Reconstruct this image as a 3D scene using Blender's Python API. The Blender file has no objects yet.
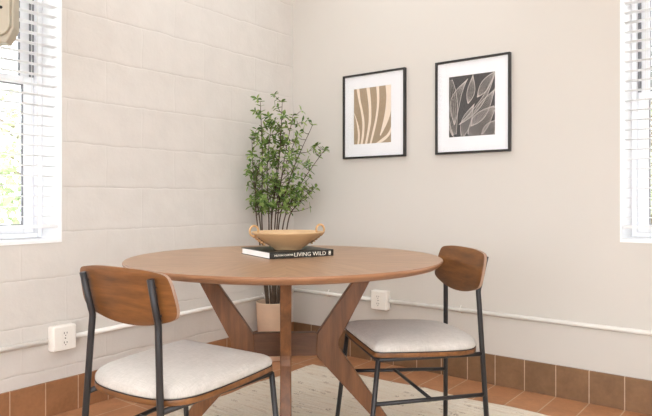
import bpy, bmesh, math, random
from mathutils import Vector, Matrix
random.seed(7)
S = bpy.context.scene
COL = S.collection
PI = math.pi

# ------------------------------------------------------------------ helpers
def link(name, bm, mats, parent=None, smooth=False, autosmooth=None):
    me = bpy.data.meshes.new(name)
    bm.normal_update()
    bm.to_mesh(me); bm.free()
    if not isinstance(mats, (list, tuple)): mats = [mats]
    for m in mats: me.materials.append(m)
    if smooth:
        for p in me.polygons: p.use_smooth = True
        if autosmooth: me.set_sharp_from_angle(angle=math.radians(autosmooth))
    o = bpy.data.objects.new(name, me); COL.objects.link(o)
    if parent: o.parent = parent
    return o

def thing(name, label, cat, loc=(0, 0, 0), rz=0, group=None):
    o = bpy.data.objects.new(name, None); COL.objects.link(o)
    o.empty_display_size = .05
    o.location = loc; o.rotation_euler = (0, 0, rz)
    tag(o, label, cat, group)
    return o

def tag(o, label, cat, group=None):
    o['label'] = label; o['category'] = cat
    if group: o['group'] = group
    return o

def struct(o):
    o['kind'] = 'structure'
    return o

def stuct_box(name, lo, hi, mat, parent=None):
    bm = bmesh.new(); box(bm, lo, hi)
    o = link(name, bm, mat, parent)
    if parent is None: struct(o)
    return o

def box(bm, lo, hi, bevel=0, seg=2, mi=0, mtx=None):
    r = bmesh.ops.create_cube(bm, size=1)
    vs = r['verts']
    for v in vs:
        v.co = Vector([(lo[i] + hi[i]) / 2 + v.co[i] * (hi[i] - lo[i]) for i in range(3)])
    if bevel:
        es = list({e for v in vs for e in v.link_edges})
        r2 = bmesh.ops.bevel(bm, geom=es, offset=bevel, segments=seg, affect='EDGES', profile=.5)
        vs = list({v for f in r2['faces'] for v in f.verts} | {v for v in vs if v.is_valid})
    fs = {f for v in vs for f in v.link_faces}
    for f in fs: f.material_index = mi
    if mtx is not None:
        for v in vs: v.co = mtx @ v.co
    return vs

def tube(bm, pts, rad, n=12, cap=True, mi=0, closed=False):
    pts = [Vector(p) for p in pts]; m = len(pts)
    if not isinstance(rad, (list, tuple)): rad = [rad] * m
    rings = []; up = None
    for i, p in enumerate(pts):
        if closed: t = pts[(i + 1) % m] - pts[i - 1]
        else: t = pts[min(i + 1, m - 1)] - pts[max(i - 1, 0)]
        t.normalize()
        if up is None:
            a = Vector((0, 0, 1)) if abs(t.z) < .9 else Vector((1, 0, 0))
            up = (a - t * a.dot(t)).normalized()
        else:
            up = (up - t * up.dot(t)).normalized()
        s = t.cross(up)
        rings.append([bm.verts.new(p + (up * math.cos(2 * PI * k / n) + s * math.sin(2 * PI * k / n)) * rad[i]) for k in range(n)])
    R = range(m if closed else m - 1)
    for i in R:
        a, b = rings[i], rings[(i + 1) % m]
        for k in range(n):
            f = bm.faces.new((a[k], a[(k + 1) % n], b[(k + 1) % n], b[k])); f.material_index = mi; f.smooth = True
    if cap and not closed:
        bm.faces.new(rings[0][::-1]).material_index = mi; bm.faces.new(rings[-1]).material_index = mi

def lathe(bm, prof, n=48, mi=0, c=(0, 0, 0)):
    rings = []
    for r, z in prof:
        if r < 1e-6: rings.append([bm.verts.new((c[0], c[1], c[2] + z))])
        else: rings.append([bm.verts.new((c[0] + r * math.cos(2 * PI * k / n), c[1] + r * math.sin(2 * PI * k / n), c[2] + z)) for k in range(n)])
    for a, b in zip(rings, rings[1:]):
        for k in range(n):
            q = [a[k % len(a)], a[(k + 1) % len(a)], b[(k + 1) % len(b)], b[k % len(b)]]
            q = list(dict.fromkeys(q))
            if len(q) >= 3:
                f = bm.faces.new(q); f.material_index = mi; f.smooth = True
    bmesh.ops.recalc_face_normals(bm, faces=bm.faces)

def spline(pts, n, closed=False):
    pts = [Vector(p) for p in pts]; m = len(pts); out = []
    segs = m if closed else m - 1
    for i in range(segs):
        g = lambda k: pts[k % m] if closed else pts[max(0, min(m - 1, k))]
        p0, p1, p2, p3 = g(i - 1), g(i), g(i + 1), g(i + 2)
        for j in range(n):
            t = j / n
            out.append(.5 * ((2 * p1) + (p2 - p0) * t + (2 * p0 - 5 * p1 + 4 * p2 - p3) * t * t + (3 * p1 - p0 - 3 * p2 + p3) * t ** 3))
    if not closed: out.append(pts[-1])
    return out

def prism(bm, poly, place, t0, t1, mi=0, bevel=0):
    """extrude a 2D polygon: place(u, v, w) -> Vector, w from t0 to t1"""
    a = [bm.verts.new(place(u, v, t0)) for u, v in poly]
    b = [bm.verts.new(place(u, v, t1)) for u, v in poly]
    fs = [bm.faces.new(a), bm.faces.new(b[::-1])]
    n = len(poly)
    for i in range(n):
        fs.append(bm.faces.new((a[i], b[i], b[(i + 1) % n], a[(i + 1) % n])))
    for f in fs: f.material_index = mi
    bmesh.ops.recalc_face_normals(bm, faces=fs)
    if bevel:
        es = list({e for f in fs[:2] for e in f.edges})
        bmesh.ops.bevel(bm, geom=es, offset=bevel, segments=2, affect='EDGES', profile=.5)

# ------------------------------------------------------------------ materials
def srgb(r, g, b):
    f = lambda c: (c / 255 / 12.92) if c / 255 <= .04045 else ((c / 255 + .055) / 1.055) ** 2.4
    return (f(r), f(g), f(b), 1)

class N:
    def __init__(s, name):
        s.m = bpy.data.materials.new(name); s.m.use_nodes = True
        s.t = s.m.node_tree; s.b = s.t.nodes['Principled BSDF']; s.out = s.t.nodes['Material Output']
    def n(s, typ, **k):
        o = s.t.nodes.new(typ)
        for a, v in k.items():
            if a.startswith('i_'): o.inputs[a[2:].replace('_', ' ')].default_value = v
            else: setattr(o, a, v)
        return o
    def l(s, a, b): s.t.links.new(a, b)
    def coord(s, scale=(1, 1, 1), loc=(0, 0, 0), rot=(0, 0, 0), kind='Object'):
        c = s.n('ShaderNodeTexCoord'); m = s.n('ShaderNodeMapping')
        m.inputs['Scale'].default_value = scale; m.inputs['Location'].default_value = loc; m.inputs['Rotation'].default_value = rot
        s.l(c.outputs[kind], m.inputs['Vector']); return m.outputs['Vector']
    def noise(s, vec, scale, detail=4, rough=.55, dist=0):
        x = s.n('ShaderNodeTexNoise'); x.inputs['Scale'].default_value = scale; x.inputs['Detail'].default_value = detail
        x.inputs['Roughness'].default_value = rough; x.inputs['Distortion'].default_value = dist
        if vec is not None: s.l(vec, x.inputs['Vector'])
        return x.outputs['Fac']
    def ramp(s, fac, stops):
        r = s.n('ShaderNodeValToRGB'); e = r.color_ramp.elements
        while len(e) < len(stops): e.new(.5)
        for q, (p, c) in zip(e, stops): q.position = p; q.color = c
        s.l(fac, r.inputs['Fac']); return r.outputs['Color']
    def bump(s, h, strength=.2, dist=.002, normal=None):
        b = s.n('ShaderNodeBump'); b.inputs['Strength'].default_value = strength; b.inputs['Distance'].default_value = dist
        s.l(h, b.inputs['Height'])
        if normal is not None: s.l(normal, b.inputs['Normal'])
        s.l(b.outputs['Normal'], s.b.inputs['Normal']); return b.outputs['Normal']
    def mix(s, fac, a, b, blend='MIX'):
        m = s.n('ShaderNodeMix', data_type='RGBA', blend_type=blend)
        for v, i in ((fac, 0), (a, 6), (b, 7)):
            if hasattr(v, 'is_output'): s.l(v, m.inputs[i])
            else: m.inputs[i].default_value = v
        return m.outputs[2]
    def math(s, op, a, b=None):
        m = s.n('ShaderNodeMath', operation=op)
        for i, v in enumerate((a, b)):
            if v is None: continue
            if hasattr(v, 'is_output'): s.l(v, m.inputs[i])
            else: m.inputs[i].default_value = v
        return m.outputs[0]

def flat(name, col, rough=.5, metal=0, var=.06, scale=30, bump=0, spec=.5, stretch=(1, 1, 1)):
    k = N(name); v = k.coord(scale=stretch); f = k.noise(v, scale)
    d = [c * (1 - var) for c in col[:3]] + [1]; h = [min(1, c * (1 + var)) for c in col[:3]] + [1]
    k.l(k.ramp(f, [(.3, d), (.7, h)]), k.b.inputs['Base Color'])
    k.b.inputs['Roughness'].default_value = rough; k.b.inputs['Metallic'].default_value = metal
    k.b.inputs['Specular IOR Level'].default_value = spec
    if bump: k.bump(f, bump, .001)
    return k.m

def wood(name, dark, mid, light, stretch, scale=6, rough=.42, rot=(0, 0, 0)):
    k = N(name); v = k.coord(scale=stretch, rot=rot)
    f = k.noise(v, scale, 6, .6, .6); g = k.noise(v, scale * 5, 3, .6)
    h = k.math('ADD', k.math('MULTIPLY', f, .75), k.math('MULTIPLY', g, .25))
    k.l(k.ramp(h, [(.32, dark), (.5, mid), (.68, light)]), k.b.inputs['Base Color'])
    k.b.inputs['Roughness'].default_value = rough
    k.bump(g, .06, .0006)
    return k.m

M = {}
M['wall'] = flat('wall_paint', srgb(206, 201, 194), .6, var=.008, scale=3, bump=0)
M['ceil'] = flat('ceiling_paint', srgb(240, 238, 234), .8, var=.01)
M['trim'] = flat('white_gloss_paint', srgb(246, 246, 247), .35, var=.006)
M['frame_white'] = flat('window_vinyl', srgb(243, 244, 247), .35, var=.006)
M['gasket'] = flat('dark_gasket', srgb(128, 128, 132), .6)
M['slat'] = flat('blind_slat', srgb(248, 248, 248), .4, var=.004)
def slatmat():
    k = N('translucent_slat'); k.b.inputs['Base Color'].default_value = srgb(248, 248, 248); k.b.inputs['Roughness'].default_value = .4
    tr = k.n('ShaderNodeBsdfTranslucent'); tr.inputs['Color'].default_value = srgb(250, 250, 250)
    mx = k.n('ShaderNodeMixShader'); mx.inputs[0].default_value = .5
    k.l(k.b.outputs[0], mx.inputs[1]); k.l(tr.outputs[0], mx.inputs[2]); k.l(mx.outputs[0], k.out.inputs[0])
    return k.m
M['slat'] = slatmat()
M['cord'] = flat('blind_cord', srgb(235, 235, 232), .8)
M['conduit'] = flat('painted_pipe', srgb(244, 242, 237), .45, var=.015, scale=12, bump=.1)
M['outlet'] = flat('outlet_plastic', srgb(240, 236, 229), .35, var=.01)
M['slot'] = flat('outlet_slot', srgb(60, 54, 48), .6)
M['metal'] = flat('black_metal', srgb(47, 45, 46), .42, metal=.3, var=.08)
M['piping'] = flat('black_piping', srgb(40, 34, 32), .7)
M['beige'] = flat('beige_enamel', srgb(182, 174, 156), .4, var=.03)
M['hole'] = flat('dark_hole', srgb(30, 28, 26), .8)
M['black_frame'] = flat('black_wood_frame', srgb(38, 35, 34), .45, var=.1)
M['mat'] = flat('white_mat_board', srgb(246, 247, 250), .8, var=.005)
M['taupe'] = flat('taupe_print', srgb(170, 150, 124), .8, var=.05, scale=60)
M['cream'] = flat('cream_print', srgb(243, 228, 210), .8, var=.01)
M['char'] = flat('charcoal_print', srgb(76, 74, 73), .8, var=.05)
M['line'] = flat('pale_line_print', srgb(214, 204, 198), .8, var=.02)
M['pot'] = flat('clay_pot', srgb(214, 186, 160), .75, var=.05, scale=12, bump=.1)
M['soil'] = flat('soil', srgb(62, 48, 38), .95, var=.4, scale=80, bump=.6)
M['stem'] = flat('plant_stem', srgb(84, 68, 54), .8, var=.25, scale=60)
M['bowl'] = flat('tan_bowl', srgb(198, 165, 124), .5, var=.05, scale=18, stretch=(1, 1, 4))
M['rope'] = flat('tan_rope', srgb(196, 156, 110), .75, var=.14, scale=90)
M['cover'] = flat('book_cover', srgb(48, 47, 44), .4, var=.08)
M['pages'] = flat('book_pages', srgb(246, 245, 243), .8, var=.04, scale=40, stretch=(1, 1, 60))
M['ink'] = flat('white_ink', srgb(238, 233, 218), .6, var=.01)
M['pale_ground'] = flat('light_grey_ground', srgb(190, 188, 178), .9, var=.2, scale=6)  # ground colour lightened to pale grey to bounce light indoors
M['bark'] = flat('bark', srgb(120, 108, 92), .9, var=.2, scale=20)

def cmu():
    k = N('painted_block_wall')
    c = k.n('ShaderNodeTexCoord'); sp = k.n('ShaderNodeSeparateXYZ'); k.l(c.outputs['Object'], sp.inputs[0])
    wob = k.noise(c.outputs['Object'], 7, 3, .6)
    w2 = k.math('MULTIPLY', k.math('SUBTRACT', wob, .5), .022)
    cb = k.n('ShaderNodeCombineXYZ')
    k.l(k.math('ADD', k.math('ADD', sp.outputs['Y'], 8.692), w2), cb.inputs[0])
    k.l(k.math('ADD', k.math('ADD', sp.outputs['Z'], .4008), w2), cb.inputs[1])
    br = k.n('ShaderNodeTexBrick'); br.offset = .5; br.offset_frequency = 2; br.squash = 1
    br.inputs['Scale'].default_value = 1; br.inputs['Brick Width'].default_value = .4064; br.inputs['Row Height'].default_value = .2032
    br.inputs['Mortar Size'].default_value = .0055; br.inputs['Mortar Smooth'].default_value = 1.0; br.inputs['Bias'].default_value = 0
    k.l(cb.outputs[0], br.inputs['Vector'])
    fine = k.noise(c.outputs['Object'], 55, 5, .65); mid = k.noise(c.outputs['Object'], 9, 3, .5)
    gate = k.math('ADD', .35, k.math('MULTIPLY', k.noise(c.outputs['Object'], 2.6, 2, .5), 1.0))
    rr = k.math('ABSOLUTE', k.math('SUBTRACT', k.math('FRACT', k.math('DIVIDE', k.math('ADD', k.math('ADD', sp.outputs['Z'], .4008), w2), .2032)), .5))
    row = k.math('POWER', k.math('MULTIPLY', rr, 2), 22)
    h = k.math('SUBTRACT', k.math('ADD', k.math('MULTIPLY', fine, .16), k.math('MULTIPLY', mid, .5)), k.math('MULTIPLY', k.math('MULTIPLY', k.math('ADD', k.math('MULTIPLY', br.outputs['Fac'], .13), k.math('MULTIPLY', row, .5)), gate), 1.0))
    k.l(k.ramp(mid, [(.3, srgb(209, 204, 198)), (.7, srgb(214, 209, 203))]), k.b.inputs['Base Color'])
    k.b.inputs['Roughness'].default_value = .55
    k.bump(h, .55, .008)
    return k.m
M['cmu'] = cmu()

def tiles(name, tone_a, tone_b, grout, axes, w, hgt, off, mortar=.0035, rough=.45):
    """square tiles set out in metres along two object axes"""
    k = N(name)
    c = k.n('ShaderNodeTexCoord'); sp = k.n('ShaderNodeSeparateXYZ'); k.l(c.outputs['Object'], sp.inputs[0])
    cb = k.n('ShaderNodeCombineXYZ')
    k.l(k.math('ADD', sp.outputs[axes[0]], off[0]), cb.inputs[0]); k.l(k.math('ADD', sp.outputs[axes[1]], off[1]), cb.inputs[1])
    br = k.n('ShaderNodeTexBrick'); br.offset = 0; br.squash = 1
    br.inputs['Scale'].default_value = 1; br.inputs['Brick Width'].default_value = w; br.inputs['Row Height'].default_value = hgt
    br.inputs['Mortar Size'].default_value = mortar; br.inputs['Mortar Smooth'].default_value = .3
    br.inputs['Color1'].default_value = tone_a; br.inputs['Color2'].default_value = tone_b; br.inputs['Mortar'].default_value = grout
    k.l(cb.outputs[0], br.inputs['Vector'])
    n1 = k.noise(c.outputs['Object'], 9, 5, .65); n2 = k.noise(c.outputs['Object'], 60, 3, .6)
    sh = k.ramp(k.math('ADD', k.math('MULTIPLY', n1, .7), k.math('MULTIPLY', n2, .3)), [(.3, (.72, .70, .68, 1)), (.7, (1.12, 1.1, 1.08, 1))])
    k.l(k.mix(1, br.outputs['Color'], sh, 'MULTIPLY'), k.b.inputs['Base Color'])
    k.b.inputs['Roughness'].default_value = rough
    k.bump(k.math('SUBTRACT', k.math('MULTIPLY', n2, .1), br.outputs['Fac']), .4, .002)
    return k.m
M['floor'] = tiles('terracotta_floor', srgb(182, 130, 92), srgb(194, 142, 104), srgb(206, 178, 150), ('X', 'Y'), .154, .335, (-.779 + 15.4, 33.5))
M['base_r'] = tiles('base_tiles_right', srgb(126, 97, 70), srgb(136, 104, 75), srgb(204, 180, 158), ('X', 'Z'), .154, .6, (-.779 + 15.4, .3), .0025)  # base tile tone set per wall, darker on the right wall
M['base_l'] = tiles('base_tiles_left', srgb(150, 106, 72), srgb(160, 115, 80), srgb(204, 176, 150), ('Y', 'Z'), .154, .6, (1.683 + 15.4, .3), .0025)

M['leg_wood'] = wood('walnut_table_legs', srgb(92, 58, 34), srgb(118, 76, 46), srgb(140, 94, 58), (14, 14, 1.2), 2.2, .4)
M['rim_wood'] = wood('walnut_table_rim', srgb(128, 88, 58), srgb(150, 106, 74), srgb(168, 122, 88), (2, 2, 30), 2.5, .4)
M['seat_wood'] = wood('chair_walnut', srgb(86, 54, 27), srgb(115, 73, 37), srgb(138, 91, 48), (2, 12, 14), 2.2, .38)
M['ply_edge'] = wood('plywood_edge', srgb(130, 98, 78), srgb(158, 128, 108), srgb(182, 156, 140), (8, 60, 8), 2, .5)

def veneer():
    k = N('radial_veneer_top')
    c = k.n('ShaderNodeTexCoord'); sp = k.n('ShaderNodeSeparateXYZ'); k.l(c.outputs['Object'], sp.inputs[0])
    th = k.math('ARCTAN2', sp.outputs['Y'], sp.outputs['X'])
    seg = k.math('FLOOR', k.math('DIVIDE', th, PI / 4))
    ang = k.math('MULTIPLY', k.math('ADD', seg, .5), -PI / 4)
    vr = k.n('ShaderNodeVectorRotate', rotation_type='Z_AXIS'); k.l(c.outputs['Object'], vr.inputs['Vector']); k.l(ang, vr.inputs['Angle'])
    ad = k.n('ShaderNodeVectorMath', operation='ADD'); k.l(vr.outputs[0], ad.inputs[0])
    cb = k.n('ShaderNodeCombineXYZ'); k.l(k.math('MULTIPLY', seg, 3.7), cb.inputs[2]); k.l(cb.outputs[0], ad.inputs[1])
    mp = k.n('ShaderNodeMapping'); mp.inputs['Scale'].default_value = (1.3, 16, 1); k.l(ad.outputs[0], mp.inputs['Vector'])
    f = k.noise(mp.outputs[0], 2.4, 6, .62, .5); g = k.noise(mp.outputs[0], 14, 3, .6)
    w = k.n('ShaderNodeTexWhiteNoise', noise_dimensions='1D'); k.l(seg, w.inputs['W'])
    h = k.math('ADD', k.math('ADD', k.math('MULTIPLY', f, .7), k.math('MULTIPLY', g, .22)), k.math('MULTIPLY', w.outputs['Value'], .08))
    k.l(k.ramp(h, [(.34, srgb(148, 113, 83)), (.5, srgb(166, 131, 100)), (.66, srgb(182, 147, 115))]), k.b.inputs['Base Color'])
    k.b.inputs['Roughness'].default_value = .33
    k.bump(g, .05, .0005)
    return k.m
M['veneer'] = veneer()

def fabric():
    k = N('linen_upholstery'); v = k.coord()
    n1 = k.noise(k.coord(scale=(1, 12, 1)), 45, 3, .6); n2 = k.noise(k.coord(scale=(12, 1, 1)), 45, 3, .6)
    h = k.math('ADD', k.math('MULTIPLY', n1, .5), k.math('MULTIPLY', n2, .5))
    big = k.noise(v, 7, 2, .5)
    c = k.ramp(h, [(.35, srgb(176, 170, 163)), (.65, srgb(206, 200, 193))])
    k.l(k.mix(.25, c, k.ramp(big, [(.35, srgb(178, 173, 167)), (.65, srgb(208, 203, 198))])), k.b.inputs['Base Color'])
    k.b.inputs['Roughness'].default_value = .9; k.b.inputs['Sheen Weight'].default_value = .15
    k.bump(h, .25, .0012)
    return k.m
M['fabric'] = fabric()

def rugmat():
    k = N('woven_wool_rug'); v = k.coord()
    rows = k.noise(k.coord(scale=(3, 40, 1)), 1.6, 4, .6, .4)
    fine = k.noise(v, 130, 3, .65); patch = k.noise(k.coord(scale=(1, 1.6, 1)), 3, 3, .5)
    vo = k.n('ShaderNodeTexVoronoi', feature='F1'); k.l(k.coord(scale=(11, 24, 1), rot=(0, 0, .25)), vo.inputs['Vector']); vo.inputs['Scale'].default_value = 1
    fleck = k.math('MULTIPLY', k.math('LESS_THAN', vo.outputs['Distance'], .24), k.math('GREATER_THAN', fine, .5))
    base = k.ramp(k.math('ADD', k.math('MULTIPLY', rows, .6), k.math('MULTIPLY', fine, .4)), [(.3, srgb(220, 198, 170)), (.47, srgb(248, 236, 217)), (.7, srgb(254, 248, 235))])
    base = k.mix(.18, base, k.ramp(patch, [(.4, srgb(238, 228, 212)), (.6, srgb(252, 247, 236))]))
    k.l(k.mix(k.math('MULTIPLY', fleck, .55), base, srgb(150, 118, 90)), k.b.inputs['Base Color'])
    k.b.inputs['Roughness'].default_value = .95
    k.bump(k.math('ADD', k.math('MULTIPLY', rows, 1.6), k.math('MULTIPLY', fine, .5)), 1.0, .014)
    return k.m
M['rug'] = rugmat()

def leafmat(name, a, b, c, trans=.35):
    k = N(name); oi = k.n('ShaderNodeNewGeometry')
    f = k.noise(k.coord(), 22, 2, .6)
    h = k.math('ADD', k.math('MULTIPLY', f, .6), k.math('MULTIPLY', oi.outputs['Random Per Island'], .4))
    colr = k.ramp(h, [(.3, a), (.5, b), (.7, c)])
    k.l(colr, k.b.inputs['Base Color']); k.b.inputs['Roughness'].default_value = .5
    tr = k.n('ShaderNodeBsdfTranslucent'); k.l(colr, tr.inputs['Color'])
    mx = k.n('ShaderNodeMixShader'); mx.inputs[0].default_value = trans
    k.l(k.b.outputs[0], mx.inputs[1]); k.l(tr.outputs[0], mx.inputs[2]); k.l(mx.outputs[0], k.out.inputs[0])
    return k.m
M['leaf'] = leafmat('plant_leaf', srgb(74, 104, 44), srgb(116, 144, 70), srgb(166, 186, 112))
M['tree_leaf'] = leafmat('tree_leaf', srgb(136, 150, 112), srgb(164, 176, 138), srgb(192, 202, 170), .4)

def glassmat(name, tint, refl=1.0):
    k = N(name)
    tr = k.n('ShaderNodeBsdfTransparent'); tr.inputs['Color'].default_value = tint
    gl = k.n('ShaderNodeBsdfGlossy'); gl.inputs['Roughness'].default_value = .02
    fr = k.n('ShaderNodeFresnel'); fr.inputs['IOR'].default_value = 1.45
    mx = k.n('ShaderNodeMixShader'); k.l(k.math('MULTIPLY', fr.outputs[0], refl), mx.inputs[0])
    k.l(tr.outputs[0], mx.inputs[1]); k.l(gl.outputs[0], mx.inputs[2]); k.l(mx.outputs[0], k.out.inputs[0])
    return k.m
M['pane'] = glassmat('window_glass', (.97, .98, .98, 1))
M['pic_glass'] = glassmat('picture_glass', (.995, .995, .995, 1), .4)

# ------------------------------------------------------------------ the room
RX, RY, RZ = 5.4, -6.2, 2.7          # extent of the room; corner of the two walls at the origin
WT = .30
LW = (-2.75, -1.602, .772, 2.30)     # left window opening: y0, y1, z0, z1
RW = (1.989, 3.10, .768, 2.30)       # right window opening: x0, x1, z0, z1

bm = bmesh.new(); box(bm, (-WT, RY, -.12), (RX, WT, 0)); struct(link('floor', bm, M['floor']))
bm = bmesh.new(); box(bm, (-WT - .5, RY - .6, RZ), (RX + .6, WT + .5, RZ + .2)); struct(link('ceiling', bm, M['ceil']))
bm = bmesh.new()
box(bm, (-WT, RY, 0), (0, LW[0], RZ)); box(bm, (-WT, LW[1], 0), (0, 0, RZ))
box(bm, (-WT, LW[0], 0), (0, LW[1], LW[2])); box(bm, (-WT, LW[0], LW[3]), (0, LW[1], RZ))
struct(link('wall_left', bm, M['cmu']))
bm = bmesh.new()
box(bm, (-WT, 0, 0), (RW[0], WT, RZ)); box(bm, (RW[1], 0, 0), (RX, WT, RZ))
box(bm, (RW[0], 0, 0), (RW[1], WT, RW[2])); box(bm, (RW[0], 0, RW[3]), (RW[1], WT, RZ))
struct(link('wall_right', bm, M['wall']))
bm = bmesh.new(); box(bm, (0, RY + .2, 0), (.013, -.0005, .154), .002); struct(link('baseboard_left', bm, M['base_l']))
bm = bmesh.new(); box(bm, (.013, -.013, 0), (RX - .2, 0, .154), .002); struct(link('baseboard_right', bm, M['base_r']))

def holed(name, axis, c0, c1, a0, a1, o0, o1, oz0, oz1):
    bm = bmesh.new()
    for q in ((a0, o0, 0, RZ), (o1, a1, 0, RZ), (o0, o1, 0, oz0), (o0, o1, oz1, RZ)):
        if axis == 'x': box(bm, (q[0], c0, q[2]), (q[1], c1, q[3]))
        else: box(bm, (c0, q[0], q[2]), (c1, q[1], q[3]))
    struct(link(name, bm, M['wall']))
holed('wall_back', 'x', RY, RY + .2, 0, RX, 1.0, 4.8, .75, 2.5)  # unseen walls, their openings sized to set the light in the room
holed('wall_side', 'y', RX - .2, RX, RY + .2, 0, -5.4, -2.8, .75, 2.5)
# window linings (white painted reveals and sills)
def lining(name, along):
    bm = bmesh.new(); t = .006
    a0, a1, z0, z1 = LW if along == 'y' else RW
    def bb(l0, l1, d0, d1, za, zb):
        if along == 'y': box(bm, (-d1, l0, za), (-d0, l1, zb))
        else: box(bm, (l0, d0, za), (l1, d1, zb))
    bb(a1 - t, a1, -.003, .29, z0, z1) if along == 'y' else bb(a0, a0 + t, -.003, .29, z0, z1)
    bb(a0, a0 + t, -.003, .29, z0, z1) if along == 'y' else bb(a1 - t, a1, -.003, .29, z0, z1)
    bb(a0 + t, a1 - t, -.003, .29, z1 - t, z1)
    bb(a0 + t, a1 - t, -.006, .29, z0, z0 + .014)       # sill
    struct(link(name, bm, M['trim']))
lining('trim_1', 'y'); lining('trim_2', 'x')

def window(name, along, depth, rail_z):
    """double-hung window set deep in the wall; child meshes are its parts"""
    a0, a1, z0, z1 = LW if along == 'y' else RW
    a0 += .007; a1 -= .007; z0 += .015; z1 -= .007
    def bx(bm, l0, l1, d0, d1, za, zb, bev=.003):
        if along == 'y': box(bm, (-d1, l0, za), (-d0, l1, zb), bev)
        else: box(bm, (l0, d0, za), (l1, d1, zb), bev)
    root = bpy.data.objects.new(name, None); COL.objects.link(root); struct(root)
    bm = bmesh.new(); j = .022; d0, d1 = depth - .03, .285
    bx(bm, a0, a0 + j, d0, d1, z0, z1); bx(bm, a1 - j, a1, d0, d1, z0, z1)
    bx(bm, a0 + j, a1 - j, d0, d1, z1 - j, z1); bx(bm, a0 + j, a1 - j, d0, d1, z0, z0 + j)
    link('window_frame', bm, M['frame_white'], root)
    def sash(d, za, zb, nm):
        bm = bmesh.new(); s = .047; l0, l1 = a0 + j + .003, a1 - j - .003
        bx(bm, l0, l0 + s, d, d + .03, za, zb); bx(bm, l1 - s, l1, d, d + .03, za, zb)
        bx(bm, l0 + s, l1 - s, d, d + .03, za, za + s * .8); bx(bm, l0 + s, l1 - s, d, d + .03, zb - s * .8, zb)
        o = link(nm, bm, M['frame_white'], root)
        bm = bmesh.new(); g = .004; l0 += s; l1 -= s; za += s * .8; zb -= s * .8
        for q in ((l0, l0 + g, za, zb), (l1 - g, l1, za, zb), (l0 + g, l1 - g, za, za + g), (l0 + g, l1 - g, zb - g, zb)):
            bx(bm, q[0], q[1], d + .004, d + .02, q[2], q[3], 0)
        link('gasket', bm, M['gasket'], o)
        bm = bmesh.new(); bx(bm, l0, l1, d + .012, d + .016, za, zb, 0); link('pane', bm, M['pane'], o)
    sash(depth + .002, z0 + j, rail_z + .022, 'lower_sash')
    sash(depth + .034, rail_z - .018, z1 - j, 'upper_sash')
    bm = bmesh.new()     # dark jamb track beside the upper sash
    bx(bm, a1 - j - .012, a1 - j - .001, depth + .004, depth + .03, rail_z + .024, z1 - j, 0)
    bx(bm, a0 + j + .001, a0 + j + .012, depth + .004, depth + .03, rail_z + .024, z1 - j, 0)
    link('jamb_track', bm, M['gasket'], root)
window('window_1', 'y', .19, 1.513)
window('window_2', 'x', .235, 1.465)

def blind(label, along, z_low):
    a0, a1, z0, z1 = LW if along == 'y' else RW
    a0 += .012; a1 -= .012
    mid = .032
    P = (lambda l, d, z: Vector((-d, l, z))) if along == 'y' else (lambda l, d, z: Vector((l, d, z)))
    root = thing('window_blind', label, 'blind', P((a0 + a1) / 2, mid, z1 - .02))
    off = root.location
    def bx(bm, l0, l1, d0, d1, za, zb, bev=.002):
        a, b = P(l0, d0, za) - off, P(l1, d1, zb) - off
        box(bm, [min(a[i], b[i]) for i in range(3)], [max(a[i], b[i]) for i in range(3)], bev)
    bm = bmesh.new(); bx(bm, a0, a1, mid - .026, mid + .026, z1 - .05, z1 - .008); link('headrail', bm, M['slat'], root)
    bm = bmesh.new(); bx(bm, a0, a1, mid - .024, mid + .024, z_low, z_low + .014); link('bottom_rail', bm, M['slat'], root)
    bm = bmesh.new(); z = z_low + .05
    while z < z1 - .06:
        for i in range(4):           # a shallow crowned slat
            u0, u1 = -1 + i * .5, -.5 + i * .5
            c = [P(l, mid + u * .020, z + .002 * (1 - u * u) - .001 * u + dz) - off for dz in (0, .0018) for l in (a0, a1) for u in (u0, u1)]
            v = [bm.verts.new(q) for q in c]
            for q in ((0, 1, 3, 2), (4, 6, 7, 5), (0, 4, 5, 1), (2, 3, 7, 6), (0, 2, 6, 4), (1, 5, 7, 3)): bm.faces.new([v[k] for k in q])
        z += .045
    bmesh.ops.recalc_face_normals(bm, faces=bm.faces); link('slats', bm, M['slat'], root)
    for t in (.085, .5, .915):
        l = a0 + (a1 - a0) * t
        bm = bmesh.new()
        for d in (mid - .0265, mid + .0265):
            tube(bm, [P(l, d, z_low + .01) - off, P(l, d, z1 - .05) - off], .0011, 6)
        link('ladder_cord', bm, M['cord'], root)
blind('white slatted blind in the left block-wall window, behind the beige box', 'y', .838)
blind('white slatted blind in the right-hand window beside the leaf print', 'x', .830)

# ------------------------------------------------------------------ conduit and outlets
t = thing('electrical_conduit', 'white painted pipe along the block wall below the left window', 'pipe', (0, -1.6, .337))
for y0, y1, z0, z1 in ((-5.5, -1.675, .337, .337), (-1.548, -.02, .338, .362)):
    bm = bmesh.new(); tube(bm, [(.0125, y0 + 1.6, z0 - .337), (.0125, y1 + 1.6, z1 - .337)], .0115, 14); link('pipe_run', bm, M['conduit'], t)
for y, z in ((-2.3, .337), (-1.05, .3455), (-.3, .357)):
    bm = bmesh.new()
    tube(bm, [(.002, y + 1.6, z - .337 + .024), (.012, y + 1.6, z - .337 + .014), (.0255, y + 1.6, z - .337 + .004), (.0255, y + 1.6, z - .337 - .004), (.012, y + 1.6, z - .337 - .014), (.002, y + 1.6, z - .337 - .024)], .0022, 8)
    link('strap', bm, M['conduit'], t)
t = thing('electrical_conduit', 'white painted pipe along the smooth wall under the two pictures', 'pipe', (.7, 0, .368))
for x0, x1 in ((.026, .64), (.755, 5.1)):
    bm = bmesh.new(); tube(bm, [(x0 - .7, -.0125, 0), (x1 - .7, -.0125, 0)], .0115, 14); link('pipe_run', bm, M['conduit'], t)
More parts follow.
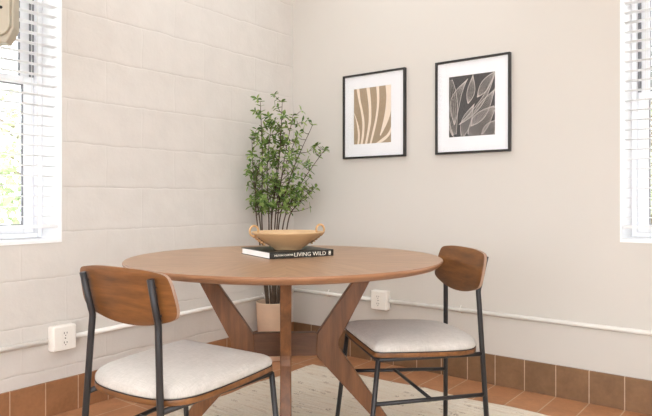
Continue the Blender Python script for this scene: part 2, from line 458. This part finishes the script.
for x in (.3, 1.2, 2.3):
    bm = bmesh.new()
    tube(bm, [(x - .7, -.002, .024), (x - .7, -.012, .014), (x - .7, -.0255, .004), (x - .7, -.0255, -.004), (x - .7, -.012, -.014), (x - .7, -.002, -.024)], .0022, 8)
    link('strap', bm, M['conduit'], t)

def outlet(label, loc, rz):
    """surface box whose front looks along local -y"""
    t = thing('outlet_box', label, 'outlet', loc, rz)
    bm = bmesh.new(); box(bm, (-.056, -.046, -.056), (.056, 0, .056), .008, 3); link('box', bm, M['outlet'], t, True, 40)
    bm = bmesh.new(); box(bm, (-.05, -.050, -.052), (.05, -.0455, .052), .002); c = link('cover_plate', bm, M['outlet'], t)
    for z in (.021, -.021):
        bm = bmesh.new()
        pl = [(.017 * math.cos(a) , z + max(-.0135, min(.0135, .0185 * math.sin(a)))) for a in [2 * PI * k / 28 for k in range(28)]]
        prism(bm, pl, lambda u, v, w: Vector((u, w, v)), -.0525, -.0495)
        r = link('receptacle', bm, M['outlet'], t)
        bm = bmesh.new()
        for x, hh in ((-.0065, .0045), (.0065, .0038)): box(bm, (x - .0012, -.0533, z + .003 - hh), (x + .0012, -.0524, z + .003 + hh))
        prism(bm, [(.0024 * math.cos(2 * PI * k / 12), z - .008 + .0024 * math.sin(2 * PI * k / 12)) for k in range(12)], lambda u, v, w: Vector((u, w, v)), -.0533, -.0524)
        link('slots', bm, M['slot'], r)
    bm = bmesh.new()
    prism(bm, [(.0028 * math.cos(2 * PI * k / 12), .0028 * math.sin(2 * PI * k / 12)) for k in range(12)], lambda u, v, w: Vector((u, w, v)), -.052, -.0498)
    link('screw', bm, M['slot'], t)
outlet('white outlet box on the block wall below the left window', (0, -1.612, .345), PI / 2)
outlet('white outlet box on the smooth wall, seen beneath the table edge', (.698, 0, .372), 0)

# ------------------------------------------------------------------ beige box hanging before the left window
t = thing('utility_box', 'beige metal box hanging in front of the left window', 'box', (.188, -1.955, 1.575), PI / 4)
bm = bmesh.new()
poly = [(-.19, -.012), (.040, -.012), (.056, .014), (.069, .044), (.069, .36), (-.19, .36)]
prism(bm, poly, lambda u, v, w: Vector((u, w, v)), -.05, .012, 0, .006); link('casing', bm, M['beige'], t)
bm = bmesh.new()
prism(bm, [(-.18, .012), (.030, .012), (.048, .026), (.06, .05), (.06, .35), (-.18, .35)], lambda u, v, w: Vector((u, w, v)), -.066, -.0505, 0, .004); link('front_cover', bm, M['beige'], t)
bm = bmesh.new(); prism(bm, [(.029 + .006 * math.cos(2 * PI * k / 14), .117 + .006 * math.sin(2 * PI * k / 14)) for k in range(14)], lambda u, v, w: Vector((u, w, v)), -.068, -.0655); link('knockout_hole', bm, M['hole'], t)
bm = bmesh.new(); tube(bm, [(-.1, 0, .362), (-.1, 0, 1.109)], .012, 12); link('hanger_rod', bm, M['beige'], t)

# ------------------------------------------------------------------ pictures
def picture(x0, x1, z0, z1, art, label, fill):
    cx, cz = (x0 + x1) / 2, (z0 + z1) / 2; w, h = (x1 - x0) / 2, (z1 - z0) / 2
    t = thing('framed_picture', label, 'picture', (cx, 0, cz), 0, None)
    fw_ = .011
    bm = bmesh.new()
    for q in ((-w, -h, -w + fw_, h), (w - fw_, -h, w, h), (-w + fw_, h - fw_, w - fw_, h), (-w + fw_, -h, w - fw_, -h + fw_)):
        box(bm, (q[0], -.024, q[1]), (q[2], -.001, q[3]), .0012)
    link('frame', bm, M['black_frame'], t)
    a0, a1, b0, b1 = art[0] - cx, art[1] - cx, art[2] - cz, art[3] - cz
    bm = bmesh.new(); W, H = w - fw_, h - fw_
    for q in ((-W, -H, a0, H), (a1, -H, W, H), (a0, b1, a1, H), (a0, -H, a1, b0)):
        box(bm, (q[0], -.012, q[1]), (q[2], -.0095, q[3]))
    link('mat', bm, M['mat'], t)
    bm = bmesh.new(); fill(bm, a0, a1, b0, b1); link('print', bm, [M['taupe'], M['cream'], M['char'], M['line']], t)
    bm = bmesh.new(); box(bm, (-W, -.0165, -H), (W, -.0145, H)); link('glazing', bm, M['pic_glass'], t)

def ribbon(bm, A, B, y, mi):
    n = len(A)
    a = [bm.verts.new((p[0], y, p[1])) for p in A]; b = [bm.verts.new((p[0], y, p[1])) for p in B]
    for i in range(n - 1):
        try: f = bm.faces.new((a[i], b[i], b[i + 1], a[i + 1])); f.material_index = mi
        except ValueError: pass

def stripes(bm, a0, a1, b0, b1):
    box(bm, (a0, -.0085, b0), (a1, -.006, b1), mi=0)
    U = lambda u, v: (a0 + min(1, max(0, u)) * (a1 - a0), b1 - min(1, max(0, v)) * (b1 - b0))
    # pale stripes: left edge, right edge, down the sheet (u across, v down)
    defs = [([(-.02, .40), (.05, .55), (.09, .70), (.11, .85), (.09, 1)], [(-.01, .40), (.09, .58), (.15, .74), (.16, .88), (.14, 1)]),
            ([(.07, 0), (.12, .2), (.19, .42), (.23, .62), (.22, .82), (.18, 1)], [(.15, 0), (.18, .2), (.25, .42), (.29, .62), (.28, .82), (.24, 1)]),
            ([(.34, 0), (.38, .2), (.405, .4), (.40, .6), (.36, .8), (.30, 1)], [(.43, 0), (.46, .2), (.475, .4), (.47, .6), (.42, .8), (.36, 1)]),
            ([(.605, 0), (.625, .2), (.615, .4), (.57, .6), (.50, .8), (.43, 1)], [(.68, 0), (.69, .2), (.67, .4), (.625, .6), (.56, .8), (.48, 1)]),
            ([(.85, 0), (.87, .2), (.84, .45), (.78, .65), (.70, .86)], [(1, 0), (1, .2), (.99, .45), (.90, .65), (.72, .88)]),
            ([(1, .72), (.90, .85), (.75, .93), (.60, 1)], [(1, .80), (.95, .88), (.85, .95), (.72, 1)])]
    for A, B in defs:
        A = [U(p.x, p.y) for p in spline([(x, y, 0) for x, y in A], 6)]; B = [U(p.x, p.y) for p in spline([(x, y, 0) for x, y in B], 6)]
        ribbon(bm, A, B, -.0087, 1)

def leaves_print(bm, a0, a1, b0, b1):
    box(bm, (a0, -.0085, b0), (a1, -.006, b1), mi=2)
    U = lambda u, v: (a0 + u * (a1 - a0), b1 - v * (b1 - b0))
    def stroke(P, w):
        P = [p for p in P if 0 <= p[0] <= 1 and 0 <= p[1] <= 1]
        if len(P) < 2: return
        A, B = [], []
        for i, p in enumerate(P):
            q, r = P[min(i + 1, len(P) - 1)], P[max(i - 1, 0)]
            d = Vector((q[0] - r[0], q[1] - r[1])); d = d.normalized() if d.length else Vector((1, 0))
            nx, ny = -d.y * w, d.x * w
            cl = lambda s: min(1, max(0, s))
            A.append(U(cl(p[0] + nx), cl(p[1] + ny))); B.append(U(cl(p[0] - nx), cl(p[1] - ny)))
        ribbon(bm, A, B, -.0087, 3)
    def leaf(p0, p1, bend, width, n=4):
        """fine lines fanning between base p0 and tip p1"""
        p0, p1 = Vector(p0), Vector(p1); d = p1 - p0; nn = Vector((-d.y, d.x))
        for k in range(-n, n + 1):
            P = []
            for i in range(25):
                s = i / 24
                off = bend * math.sin(PI * s) + width * (k / n) * math.sin(PI * s ** .8) ** 1.25
                P.append(tuple(p0 + d * s + nn * off))
            stroke(P, .0052 if abs(k) == n else .0019)
    leaf((.12, .80), (.42, .06), -.16, .13); leaf((.42, .47), (.53, .0), .04, .17, 4)
    leaf((.22, .80), (1.02, -.02), .10, .035, 2); leaf((.62, .38), (1.02, -.02), -.02, .15, 4)
    leaf((.48, .84), (1.0, .27), .02, .15); leaf((.28, 1.03), (.56, .48), -.05, .16, 4)
    leaf((.40, 1.05), (1.05, .52), -.02, .20, 6); leaf((.02, -.05), (.16, 1.1), .03, .12, 3)
    leaf((.70, 1.08), (1.08, .75), 0, .22, 4); leaf((-.02, .45), (.16, 1.1), .10, .03, 2)

picture(.421, .861, 1.211, 1.721, (.497, .763, 1.298, 1.634), 'framed taupe print with cream curved stripes, nearer the corner', stripes)
picture(1.054, 1.478, 1.211, 1.718, (1.132, 1.394, 1.302, 1.630), 'framed charcoal print with pale line-drawn leaves', leaves_print)

# ------------------------------------------------------------------ rug
def rug():
    x0, x1, y0, y1 = .400, 3.0, -2.75, -.295
    bm = bmesh.new(); nx, ny = 150, 150; g = []
    rnd = random.Random(3)
    ph = [rnd.random() * 6 for _ in range(8)]
    for j in range(ny + 1):
        row = []
        for i in range(nx + 1):
            u, v = i / nx, j / ny
            x = x0 + (x1 - x0) * u; y = y0 + (y1 - y0) * v
            ex = .005 * math.sin(9 * v * 3 + ph[0]) + .006 * math.sin(41 * v + ph[1])
            ey = .005 * math.sin(8 * u * 3 + ph[2]) + .006 * math.sin(37 * u + ph[3])
            e = min(u, 1 - u, v, 1 - v)
            z = .0075 + .0022 * math.sin(y * 150 + 2 * math.sin(x * 9)) + rnd.uniform(-.001, .001)
            if e < .001: z = .0015
            row.append(bm.verts.new((x + ex * (1 if u < .5 else -1), y + ey, z)))
        g.append(row)
    for j in range(ny):
        for i in range(nx):
            f = bm.faces.new((g[j][i], g[j][i + 1], g[j + 1][i + 1], g[j + 1][i])); f.smooth = True
    bd = [g[0][i] for i in range(nx + 1)] + [g[j][nx] for j in range(1, ny + 1)] + [g[ny][i] for i in range(nx - 1, -1, -1)] + [g[j][0] for j in range(ny - 1, 0, -1)]
    lo = [bm.verts.new((v.co.x, v.co.y, .0003)) for v in bd]
    for k in range(len(bd)):
        m = (k + 1) % len(bd); bm.faces.new((bd[k], lo[k], lo[m], bd[m]))
    bm.faces.new(lo[::-1])
    tag(link('area_rug', bm, M['rug']), 'cream woven rug with brown flecks on the terracotta floor', 'rug')
rug()
FZ = .011     # top of the rug, where the feet stand

# ------------------------------------------------------------------ table
TX, TY, TZ, TR = 1.0684, -1.2806, .7425, .600
table = thing('dining_table', 'round walnut pedestal table with angled crossing legs', 'table', (TX, TY, FZ), math.radians(37.8 + 4.0))
BX = 0      # the base sits a touch off centre
bm = bmesh.new(); H = TZ - FZ
lathe(bm, [(0, H - .032), (TR - .06, H - .032), (TR - .018, H - .024), (TR - .004, H - .013), (TR, H - .007), (TR - .001, H - .002), (TR - .004, H)], 128)
fs = list(bm.faces)
rim = [v for v in bm.verts if abs(v.co.z - H) < 1e-6]
rim.sort(key=lambda v: math.atan2(v.co.y, v.co.x))
f = bm.faces.new(rim); f.material_index = 1
bmesh.ops.recalc_face_normals(bm, faces=bm.faces)
top = link('tabletop', bm, [M['rim_wood'], M['veneer']], table)
# bent board legs: profile in (distance from the centre, height)
leg_poly = [(.359, H - .0325), (.303, H - .0325), (.1255, .453 - FZ), (.1195, .445 - FZ), (.1175, .373 - FZ), (.1215, .358 - FZ), (.436, 0), (.470, 0),
            (.216, .380 - FZ), (.207, .400 - FZ), (.206, .414 - FZ), (.211, .429 - FZ)]
for k in range(4):
    a = k * PI / 2; ca, sa = math.cos(a), math.sin(a)
    bm = bmesh.new()
    prism(bm, leg_poly, lambda r, z, w: Vector((ca * r - sa * w + BX, sa * r + ca * w, z)), -.0195, .0195, 0, .004)
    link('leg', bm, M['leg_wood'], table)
M['shaded_beam_wood'] = wood('shaded_walnut_crossbeam', srgb(80, 48, 28), srgb(98, 61, 37), srgb(114, 74, 46), (2, 2, 16), 2.2, .4)  # leg walnut in darker tones, shade under the tabletop put into the colour
bm = bmesh.new(); box(bm, (-.1205 + BX, -.0172, .363 - FZ), (.1205 + BX, .0172, .452 - FZ), .002); link('crossbeam', bm, M['shaded_beam_wood'], table)
bm = bmesh.new(); box(bm, (-.0169 + BX, -.1205, .364 - FZ), (.0169 + BX, .1205, .451 - FZ), .002); link('crossbeam', bm, M['shaded_beam_wood'], table)

# ------------------------------------------------------------------ chairs
seat_half = [(0, .209), (.10, .2085), (.175, .207), (.196, .198), (.203, .174), (.207, .09), (.207, 0), (.204, -.07), (.195, -.125), (.170, -.168), (.125, -.195), (.065, -.207), (0, -.210)]
seat_out = [(p.x, p.y) for p in spline([(x, y, 0) for x, y in seat_half] + [(-x, y, 0) for x, y in seat_half[-2:0:-1]], 4, True)]
back_half = [(0, .785), (.10, .784), (.168, .778), (.195, .771), (.206, .755), (.212, .725), (.215, .690), (.210, .668), (.194, .655), (.150, .642), (.085, .630), (0, .625)]
back_out = [(p.x, p.y) for p in spline([(x * .91, z, 0) for x, z in back_half] + [(-x * .91, z, 0) for x, z in back_half[-2:0:-1]], 4, True)]
SL = (-.2274 + .1987) / (.763 - .6402)          # lean of the upper posts
def post_y(z): return -.1987 + SL * (z - .6402)

def loft(bm, rings, mi):
    for a, b in zip(rings, rings[1:]):
        n = len(a)
        for k in range(n):
            f = bm.faces.new((a[k], a[(k + 1) % n], b[(k + 1) % n], b[k])); f.material_index = mi; f.smooth = True

def make_chair(label, K):
    root = thing('dining_chair', label, 'chair', (0, 0, FZ), 0)
    def Z(p):       # drawn at a nominal size, then set K times as large; the feet stay on the rug
        z = .97 - K * (.97 - p[2])
        return Vector((p[0] * K, p[1] * K, max(0, z - FZ)))
    def ZS(p):      # seat parts lean back a little
        return Z((p[0], p[1], p[2] - .013 * (.1975 - p[1]) / .4))
    # wooden seat shell
    bm = bmesh.new()
    prism(bm, seat_out, lambda u, v, w: ZS((u, v, w)), .4405, .4560, 0, .002); link('seat_shell', bm, M['seat_wood'], root, True, 35)
    # cushion
    bm = bmesh.new(); rings = []
    for s, z in ((.985, .4575), (.997, .462), (.998, .468), (.990, .4745), (.968, .481), (.925, .487), (.84, .4935), (.66, .4995), (.42, .503), (.18, .5045)):
        rings.append([bm.verts.new(ZS((x * s, y * s, z))) for x, y in seat_out])
    loft(bm, rings, 0); bm.faces.new(rings[0]); f = bm.faces.new(rings[-1]); f.smooth = True
    bmesh.ops.recalc_face_normals(bm, faces=bm.faces)
    cu = link('seat_cushion', bm, M['fabric'], root)
    bm = bmesh.new(); tube(bm, [ZS((x * .992, y * .992, .4572)) for x, y in seat_out], .0017, 8, closed=True); link('piping', bm, M['piping'], cu)
    # curved plywood backrest
    bm = bmesh.new(); cz = .708
    def bp(x, z, off): return Z((x, post_y(z) + .0105 + off + .25 * x * x, z))
    fr, bk = [], []
    for s in (1, .965, .8, .6, .4, .2, .06):
        e = .0012 if s == 1 else 0
        bk.append([bm.verts.new(bp(x * s, cz + (z - cz) * s, e)) for x, z in back_out])
        fr.append([bm.verts.new(bp(x * s, cz + (z - cz) * s, .0125 - e)) for x, z in back_out])
    loft(bm, bk, 0); loft(bm, fr, 0); loft(bm, [bk[0], fr[0]], 1)
    bm.faces.new(bk[-1]); bm.faces.new(fr[-1])
    bmesh.ops.recalc_face_normals(bm, faces=bm.faces)
    link('backrest', bm, [M['seat_wood'], M['ply_edge']], root, True, 40)
    # black metal frame
    for s in (-1, 1):
        T, B, G = (s * .1415, -.2274, .763), (s * .138, -.1987, .640), (s * .1850, -.2188, -.0086)
        B0 = [B[i] + (T[i] - B[i]) * .16 for i in range(3)]; B1 = [B[i] + (G[i] - B[i]) * .05 for i in range(3)]
        bm = bmesh.new(); tube(bm, [Z(T)] + [Z(q) for q in spline([B0, B, B1], 4)] + [Z(G)], .0092, 14)
        po = link('rear_leg', bm, M['metal'], root)
        for z in (.74, .665):
            y = post_y(z); x = s * .1415; bm = bmesh.new()
            tube(bm, [Z((x, y + .004, z)), Z((x, y + .0115, z))], .004, 10)
            link('screw', bm, M['metal'], po)
        A, C = (s * .1955, .1945, .434), (s * .2102, .2430, -.0086)
        bm = bmesh.new(); tube(bm, [Z(A), Z(C)], .0086, 14); link('front_leg', bm, M['metal'], root)
        # side rail under the seat, side stretcher
        t = (.640 - .4195) / (.640 + .0086); R = [B[i] + t * (G[i] - B[i]) for i in range(3)]
        bm = bmesh.new(); tube(bm, [Z(R), Z((A[0], A[1], .4325))], .0078, 12); link('seat_rail', bm, M['metal'], root)
        t = (.640 - .2785) / (.640 + .0086); Sr = [B[i] + t * (G[i] - B[i]) for i in range(3)]
        t = (.434 - .287) / (.434 + .0086); Sf = [A[i] + t * (C[i] - A[i]) for i in range(3)]
        bm = bmesh.new(); tube(bm, [Z(Sr), Z(Sf)], .0072, 12); link('stretcher', bm, M['metal'], root)
        mid = [(Sr[i] + Sf[i]) / 2 for i in range(3)]
    bm = bmesh.new(); tube(bm, [Z((-mid[0], mid[1], mid[2])), Z(mid)], .0062, 12); link('cross_stretcher', bm, M['metal'], root)
    bm = bmesh.new(); tube(bm, [Z((-.1955, .1945, .4315)), Z((.1955, .1945, .4315))], .0078, 12); link('seat_rail', bm, M['metal'], root)
    return root
chair = make_chair('walnut and black metal chair seen from behind, left of the table', .98)
chair2 = make_chair('walnut and black metal chair facing the table, right side under the pictures', 1.0)
for c in (chair, chair2): c['group'] = 'dining chairs at the round table'
chair.location = (1.2022, -1.8981, FZ); chair.rotation_euler = (0, 0, .0695)
chair2.location = (1.5026, -1.0656, FZ); chair2.rotation_euler = (0, 0, 2.4617)

# ------------------------------------------------------------------ book and bowl
B, C = Vector((1.0827, -1.3841)), Vector((1.1837, -1.1245))
ang = math.atan2((C - B).y, (C - B).x)          # the spine runs from B to C
BL, BW, BT = .278, .268, .0255
bc = B + (C - B).normalized() * BL / 2 + Vector((-math.sin(ang), math.cos(ang))) * BW / 2
book = thing('book', 'thick dark book lying on the table under the tan bowl', 'book', (bc.x, bc.y, TZ + .0002), ang)
l, w = BL / 2, BW / 2
bm = bmesh.new()
box(bm, (-l, -w, 0), (l, w, .0022), .0006); box(bm, (-l, -w, BT - .0022), (l, w, BT), .0006); box(bm, (-l, -w, .0022), (l, -w + .003, BT - .0022))
cov = link('cover', bm, M['cover'], book)
bm = bmesh.new(); box(bm, (-l + .003, -w + .003, .0022), (l - .003, w - .003, BT - .0022)); link('pages', bm, M['pages'], book)
def text_mesh(s, size, x, z, width, bold=0):
    cu = bpy.data.curves.new('t', 'FONT'); cu.body = s; cu.size = size; cu.extrude = .0002; cu.offset = bold; cu.resolution_u = 2
    o = bpy.data.objects.new('t', cu); COL.objects.link(o)
    bpy.context.view_layer.update()
    me = bpy.data.meshes.new_from_object(o.evaluated_get(bpy.context.evaluated_depsgraph_get()))
    bpy.data.objects.remove(o)
    xs = [v.co.x for v in me.vertices]; x0, x1 = min(xs), max(xs); k = width / (x1 - x0)
    for v in me.vertices:
        v.co = Vector((x + (v.co.x - x0) * k, -w - .0002 - v.co.z, z + v.co.y))
    me.name = 'title'; me.materials.append(M['ink'])
    ob = bpy.data.objects.new('lettering', me); COL.objects.link(ob); ob.parent = cov
    return ob
text_mesh('HILTON CARTER', .0085, -l + .019, .0095, .080, .0002)
text_mesh('LIVING WILD', .0215, -l + .103, .0050, .140, 0)
bm = bmesh.new(); box(bm, (l - .022, -w - .0005, .0055), (l - .013, -w, .0200)); link('emblem', bm, M['ink'], cov)
bm = bmesh.new(); box(bm, (l - .0195, -w - .0008, .0145), (l - .0155, -w - .0005, .0180)); box(bm, (l - .0195, -w - .0008, .0075), (l - .0155, -w - .0005, .0110)); link('emblem_mark', bm, M['cover'], cov)

bowl = thing('bowl', 'tan shallow bowl with two rope handles on the dark book', 'bowl', (1.037, -1.231, TZ + BT + .0004), math.radians(37.8 + 24))
bowl.scale = (1.04, 1.04, 1.05)
bm = bmesh.new()
lathe(bm, [(0, .004), (.044, .004), (.046, 0), (.052, 0), (.054, .004), (.078, .018), (.105, .038), (.127, .056), (.1365, .063), (.1375, .0655), (.1355, .0668), (.130, .0645), (.102, .045), (.075, .026), (.05, .013), (0, .010)], 72)
link('basin', bm, M['bowl'], bowl)
for s in (-1, 1):
    bm = bmesh.new()
    ring = [(s * (.134 + .0165 * math.cos(a)), 0, .071 + .0195 * math.sin(a)) for a in [2 * PI * k / 28 for k in range(28)]]
    tube(bm, ring, .0042, 10, closed=True)
    hd = link('rope_handle', bm, M['rope'], bowl)
    bm = bmesh.new()          # the rope bound down the outside of the bowl
    P = []
    for k in range(70):
        t = k / 69; r = .139 - .050 * t; z = .060 - .038 * t
        P.append((s * (r + .004 + .0035 * math.cos(t * 2 * PI * 5)), .010 * math.sin(t * 2 * PI * 5), z - .003))
    tube(bm, P, .0035, 8); link('binding', bm, M['rope'], hd)

# ------------------------------------------------------------------ potted plant
PX, PY = .122, -.335
plant = thing('potted_plant', 'tall leafy green plant in a clay pot in the room corner', 'plant', (PX, PY, 0))
bm = bmesh.new(); lathe(bm, [(0, 0), (.076, 0), (.080, .004), (.099, .335), (.1005, .341), (.099, .345), (.092, .345), (.090, .339), (.089, .295), (0, .295)], 56); link('pot', bm, M['pot'], plant)
bm = bmesh.new(); lathe(bm, [(.0885, .296), (.0885, .312), (.06, .319), (0, .322)], 40); link('soil', bm, M['soil'], plant, True)
rx = Vector((.790, .613, 0)); fwv = Vector((-.613, .790, 0))      # across and away, as seen from the seat of the photo
rnd = random.Random(21)
def leaf(bm, p, d, nrm, L, W):
    d = d.normalized(); s = d.cross(nrm)
    if s.length < 1e-3: s = d.cross(Vector((1, 0, 0)))
    s.normalize(); nn = s.cross(d)
    pr = [(0, 0), (.25, .34), (.55, .5), (.8, .3), (1, 0)]
    cm = [bm.verts.new(p + d * (L * t) - nn * (L * .18 * t * t)) for t, _ in pr]
    lf = [bm.verts.new(p + d * (L * t) + s * (W * w_) + nn * (W * .16 - L * .18 * t * t)) for t, w_ in pr[1:-1]]
    rt_ = [bm.verts.new(p + d * (L * t) - s * (W * w_) + nn * (W * .16 - L * .18 * t * t)) for t, w_ in pr[1:-1]]
    for side in (lf, rt_):
        bm.faces.new((cm[0], side[0], cm[1])); bm.faces.new((cm[1], side[0], side[1], cm[2])); bm.faces.new((cm[2], side[1], side[2], cm[3])); bm.faces.new((cm[3], side[2], cm[4]))
def whorl(bm, p, ax, n, L):
    ax = ax.normalized(); a = ax.orthogonal().normalized(); b = ax.cross(a); o = rnd.random() * 6
    for k in range(n):
        t = o + 2 * PI * k / n + rnd.uniform(-.35, .35)
        d = (a * math.cos(t) + b * math.sin(t)) + ax * rnd.uniform(.1, .8) + Vector((0, 0, rnd.uniform(-.25, .15)))
        ll = L * rnd.uniform(.7, 1.2)
        leaf(bm, p, d, ax + Vector((0, 0, .6)), ll, ll * rnd.uniform(.42, .56))
fol = bmesh.new()
# stem tips: (across, away, height); the crown leans a little right of the pot
tips = [(-.06, -.12, 1.535), (.07, -.14, 1.53), (.005, -.10, 1.43), (.245, -.10, 1.40), (.315, -.14, 1.25), (.16, -.17, 1.34), (-.055, -.18, 1.20), (.06, -.05, 1.32), (.25, -.08, 1.03), (-.105, -.16, 1.33), (.13, -.09, 1.46)]
low = [(-.06, -.04), (.0, -.05), (-.02, -.01), (.045, -.02), (.075, -.05), (.02, -.03), (-.085, -.08), (-.005, -.02), (.10, -.04), (-.07, -.06), (.035, -.05)]
for (ta, tb, tz), (la, lb) in zip(tips, low):
    base = Vector((0, 0, .31)) + rx * (la * .35) + fwv * (lb * .3 + rnd.uniform(-.012, .012))
    mid = rx * la + fwv * lb + Vector((0, 0, .84)); tip = rx * ta + fwv * tb + Vector((0, 0, tz))
    m2 = mid.lerp(tip, .5) + rx * rnd.uniform(-.02, .02); m2 -= rx * (ta - la) * .08
    path = spline([base, base.lerp(mid, .5) + rx * rnd.uniform(-.01, .01), mid, m2, tip], 8)
    n = len(path); rad = [.0068 * (1 - .82 * i / n) for i in range(n)]
    bm = bmesh.new(); tube(bm, path, rad, 7)
    L0 = .52 if tz > 1.1 else .6
    for i in range(int(n * L0), n):
        t = (i - n * L0) / (n * (1 - L0))
        ax = (path[min(i + 1, n - 1)] - path[i - 1])
        for q in range(2 if t < .85 else 1):
            if rnd.random() < .62:
                th = rnd.random() * 2 * PI
                out = (rx * math.cos(th) + fwv * math.sin(th)) * rnd.uniform(.6, 1) + Vector((0, 0, rnd.uniform(.1, 1.0)))
                ln = rnd.uniform(.05, .135) * (1.05 - .6 * t)
                p0 = path[i]; p1 = p0 + out.normalized() * ln
                pw = p1 + Vector((PX, PY, 0))
                if pw.x < .045 or pw.y > -.05 or p1.dot(rx) < -.135: continue
                pm = p0.lerp(p1, .55) + Vector((0, 0, -.006))
                tube(bm, [p0, pm, p1], [.0022, .0017, .001], 5)
                whorl(fol, p1, p1 - p0, rnd.choice((3, 4, 5)), .037)
                if ln > .06: whorl(fol, pm, p1 - p0, rnd.choice((2, 3)), .034)
        if t > .1 and rnd.random() < .6: whorl(fol, path[i], ax, 3, .036)
    whorl(fol, tip, path[-1] - path[-3], 3, .034)
    link('stem', bm, M['stem'], plant)
link('foliage', fol, M['leaf'], plant)

# ------------------------------------------------------------------ outdoors
bm = bmesh.new(); box(bm, (-30, -30, -.6), (30, 30, -.25)); struct(link('ground', bm, M['pale_ground']))
def tree(label, x, y, h, r, n, seed):
    q = random.Random(seed)
    t = thing('garden_tree', label, 'tree', (x, y, -.25))
    bm = bmesh.new(); tube(bm, [(0, 0, 0), (.05, .03, h * .3), (.0, .08, h * .6), (.05, 0, h * .9)], [.11, .09, .06, .02], 9)
    for k in range(9):
        a = q.random() * 6.28; z = h * q.uniform(.2, .7)
        tube(bm, [(0.02, .03, z), (math.cos(a) * r * .4, math.sin(a) * r * .4, z + .25), (math.cos(a) * r * .8, math.sin(a) * r * .8, z + .4)], [.035, .022, .008], 6)
    link('trunk', bm, M['bark'], t)
    bm = bmesh.new()
    for k in range(n):
        while True:
            v = Vector((q.uniform(-1, 1), q.uniform(-1, 1), q.uniform(-1, 1)))
            if .35 < v.length < 1: break
        p = Vector((v.x * r, v.y * r, h * .56 + v.z * h * .46))
        if math.sin(p.x * 5 + seed) + math.sin(p.y * 6) + math.sin(p.z * 5 + 1) < -.5: continue
        L = q.uniform(.08, .15); d = Vector((q.uniform(-1, 1), q.uniform(-1, 1), q.uniform(-1, .4)))
        leaf(bm, p, d, Vector((q.uniform(-1, 1), q.uniform(-1, 1), 1)), L, L * .6)
    link('foliage', bm, M['tree_leaf'], t)
tree('pale green tree outside the left window', -4.2, .55, 2.6, 1.25, 3000, 5)
tree('pale green tree outside the right window', 1.3, 4.6, 2.9, 1.2, 3000, 9)

# ------------------------------------------------------------------ light
w = bpy.data.worlds.new('World'); S.world = w; w.use_nodes = True
bg = w.node_tree.nodes['Background']; bg.inputs['Color'].default_value = (.95, .98, 1.02, 1); bg.inputs['Strength'].default_value = 7.0
sun = bpy.data.lights.new('sun', 'SUN'); sun.energy = 2.0; sun.angle = math.radians(8); sun.color = (1, .96, .9)
so = bpy.data.objects.new('sun', sun); COL.objects.link(so)
so.rotation_euler = Vector((-.42, .32, -.85)).to_track_quat('-Z', 'Y').to_euler()

for e, x, y, sz in ((42, 2.9, -3.4, 1.4), (12.5, .95, -.95, 1.4)):  # added overhead fill lights that brighten the room, no fixtures behind them
    fill_light = bpy.data.lights.new('overhead_fill', 'AREA'); fill_light.shape = 'SQUARE'; fill_light.size = sz; fill_light.energy = e; fill_light.color = (.90, .98, 1.04)
    lo = bpy.data.objects.new('overhead_fill', fill_light); COL.objects.link(lo); lo.location = (x, y, RZ - .06)

# ------------------------------------------------------------------ camera
cam = bpy.data.cameras.new('camera'); co = bpy.data.objects.new('camera', cam); COL.objects.link(co)
co.location = (2.6275, -3.035, .97); co.rotation_euler = (PI / 2, 0, .6597)
cam.sensor_width = 36; cam.sensor_fit = 'HORIZONTAL'; cam.lens = 605.16 / 652 * 36
cam.shift_y = -(208 - 198.26) / 652; cam.clip_start = .05
S.camera = co
S.view_settings.view_transform = 'Standard'; S.view_settings.look = 'None'; S.view_settings.gamma = 1; S.view_settings.use_curve_mapping = False
S.view_settings.exposure = .06
S.cycles.max_bounces = 10; S.cycles.diffuse_bounces = 6; S.cycles.transparent_max_bounces = 16
S.cycles.use_denoising = True
S.cycles.sample_clamp_indirect = 6
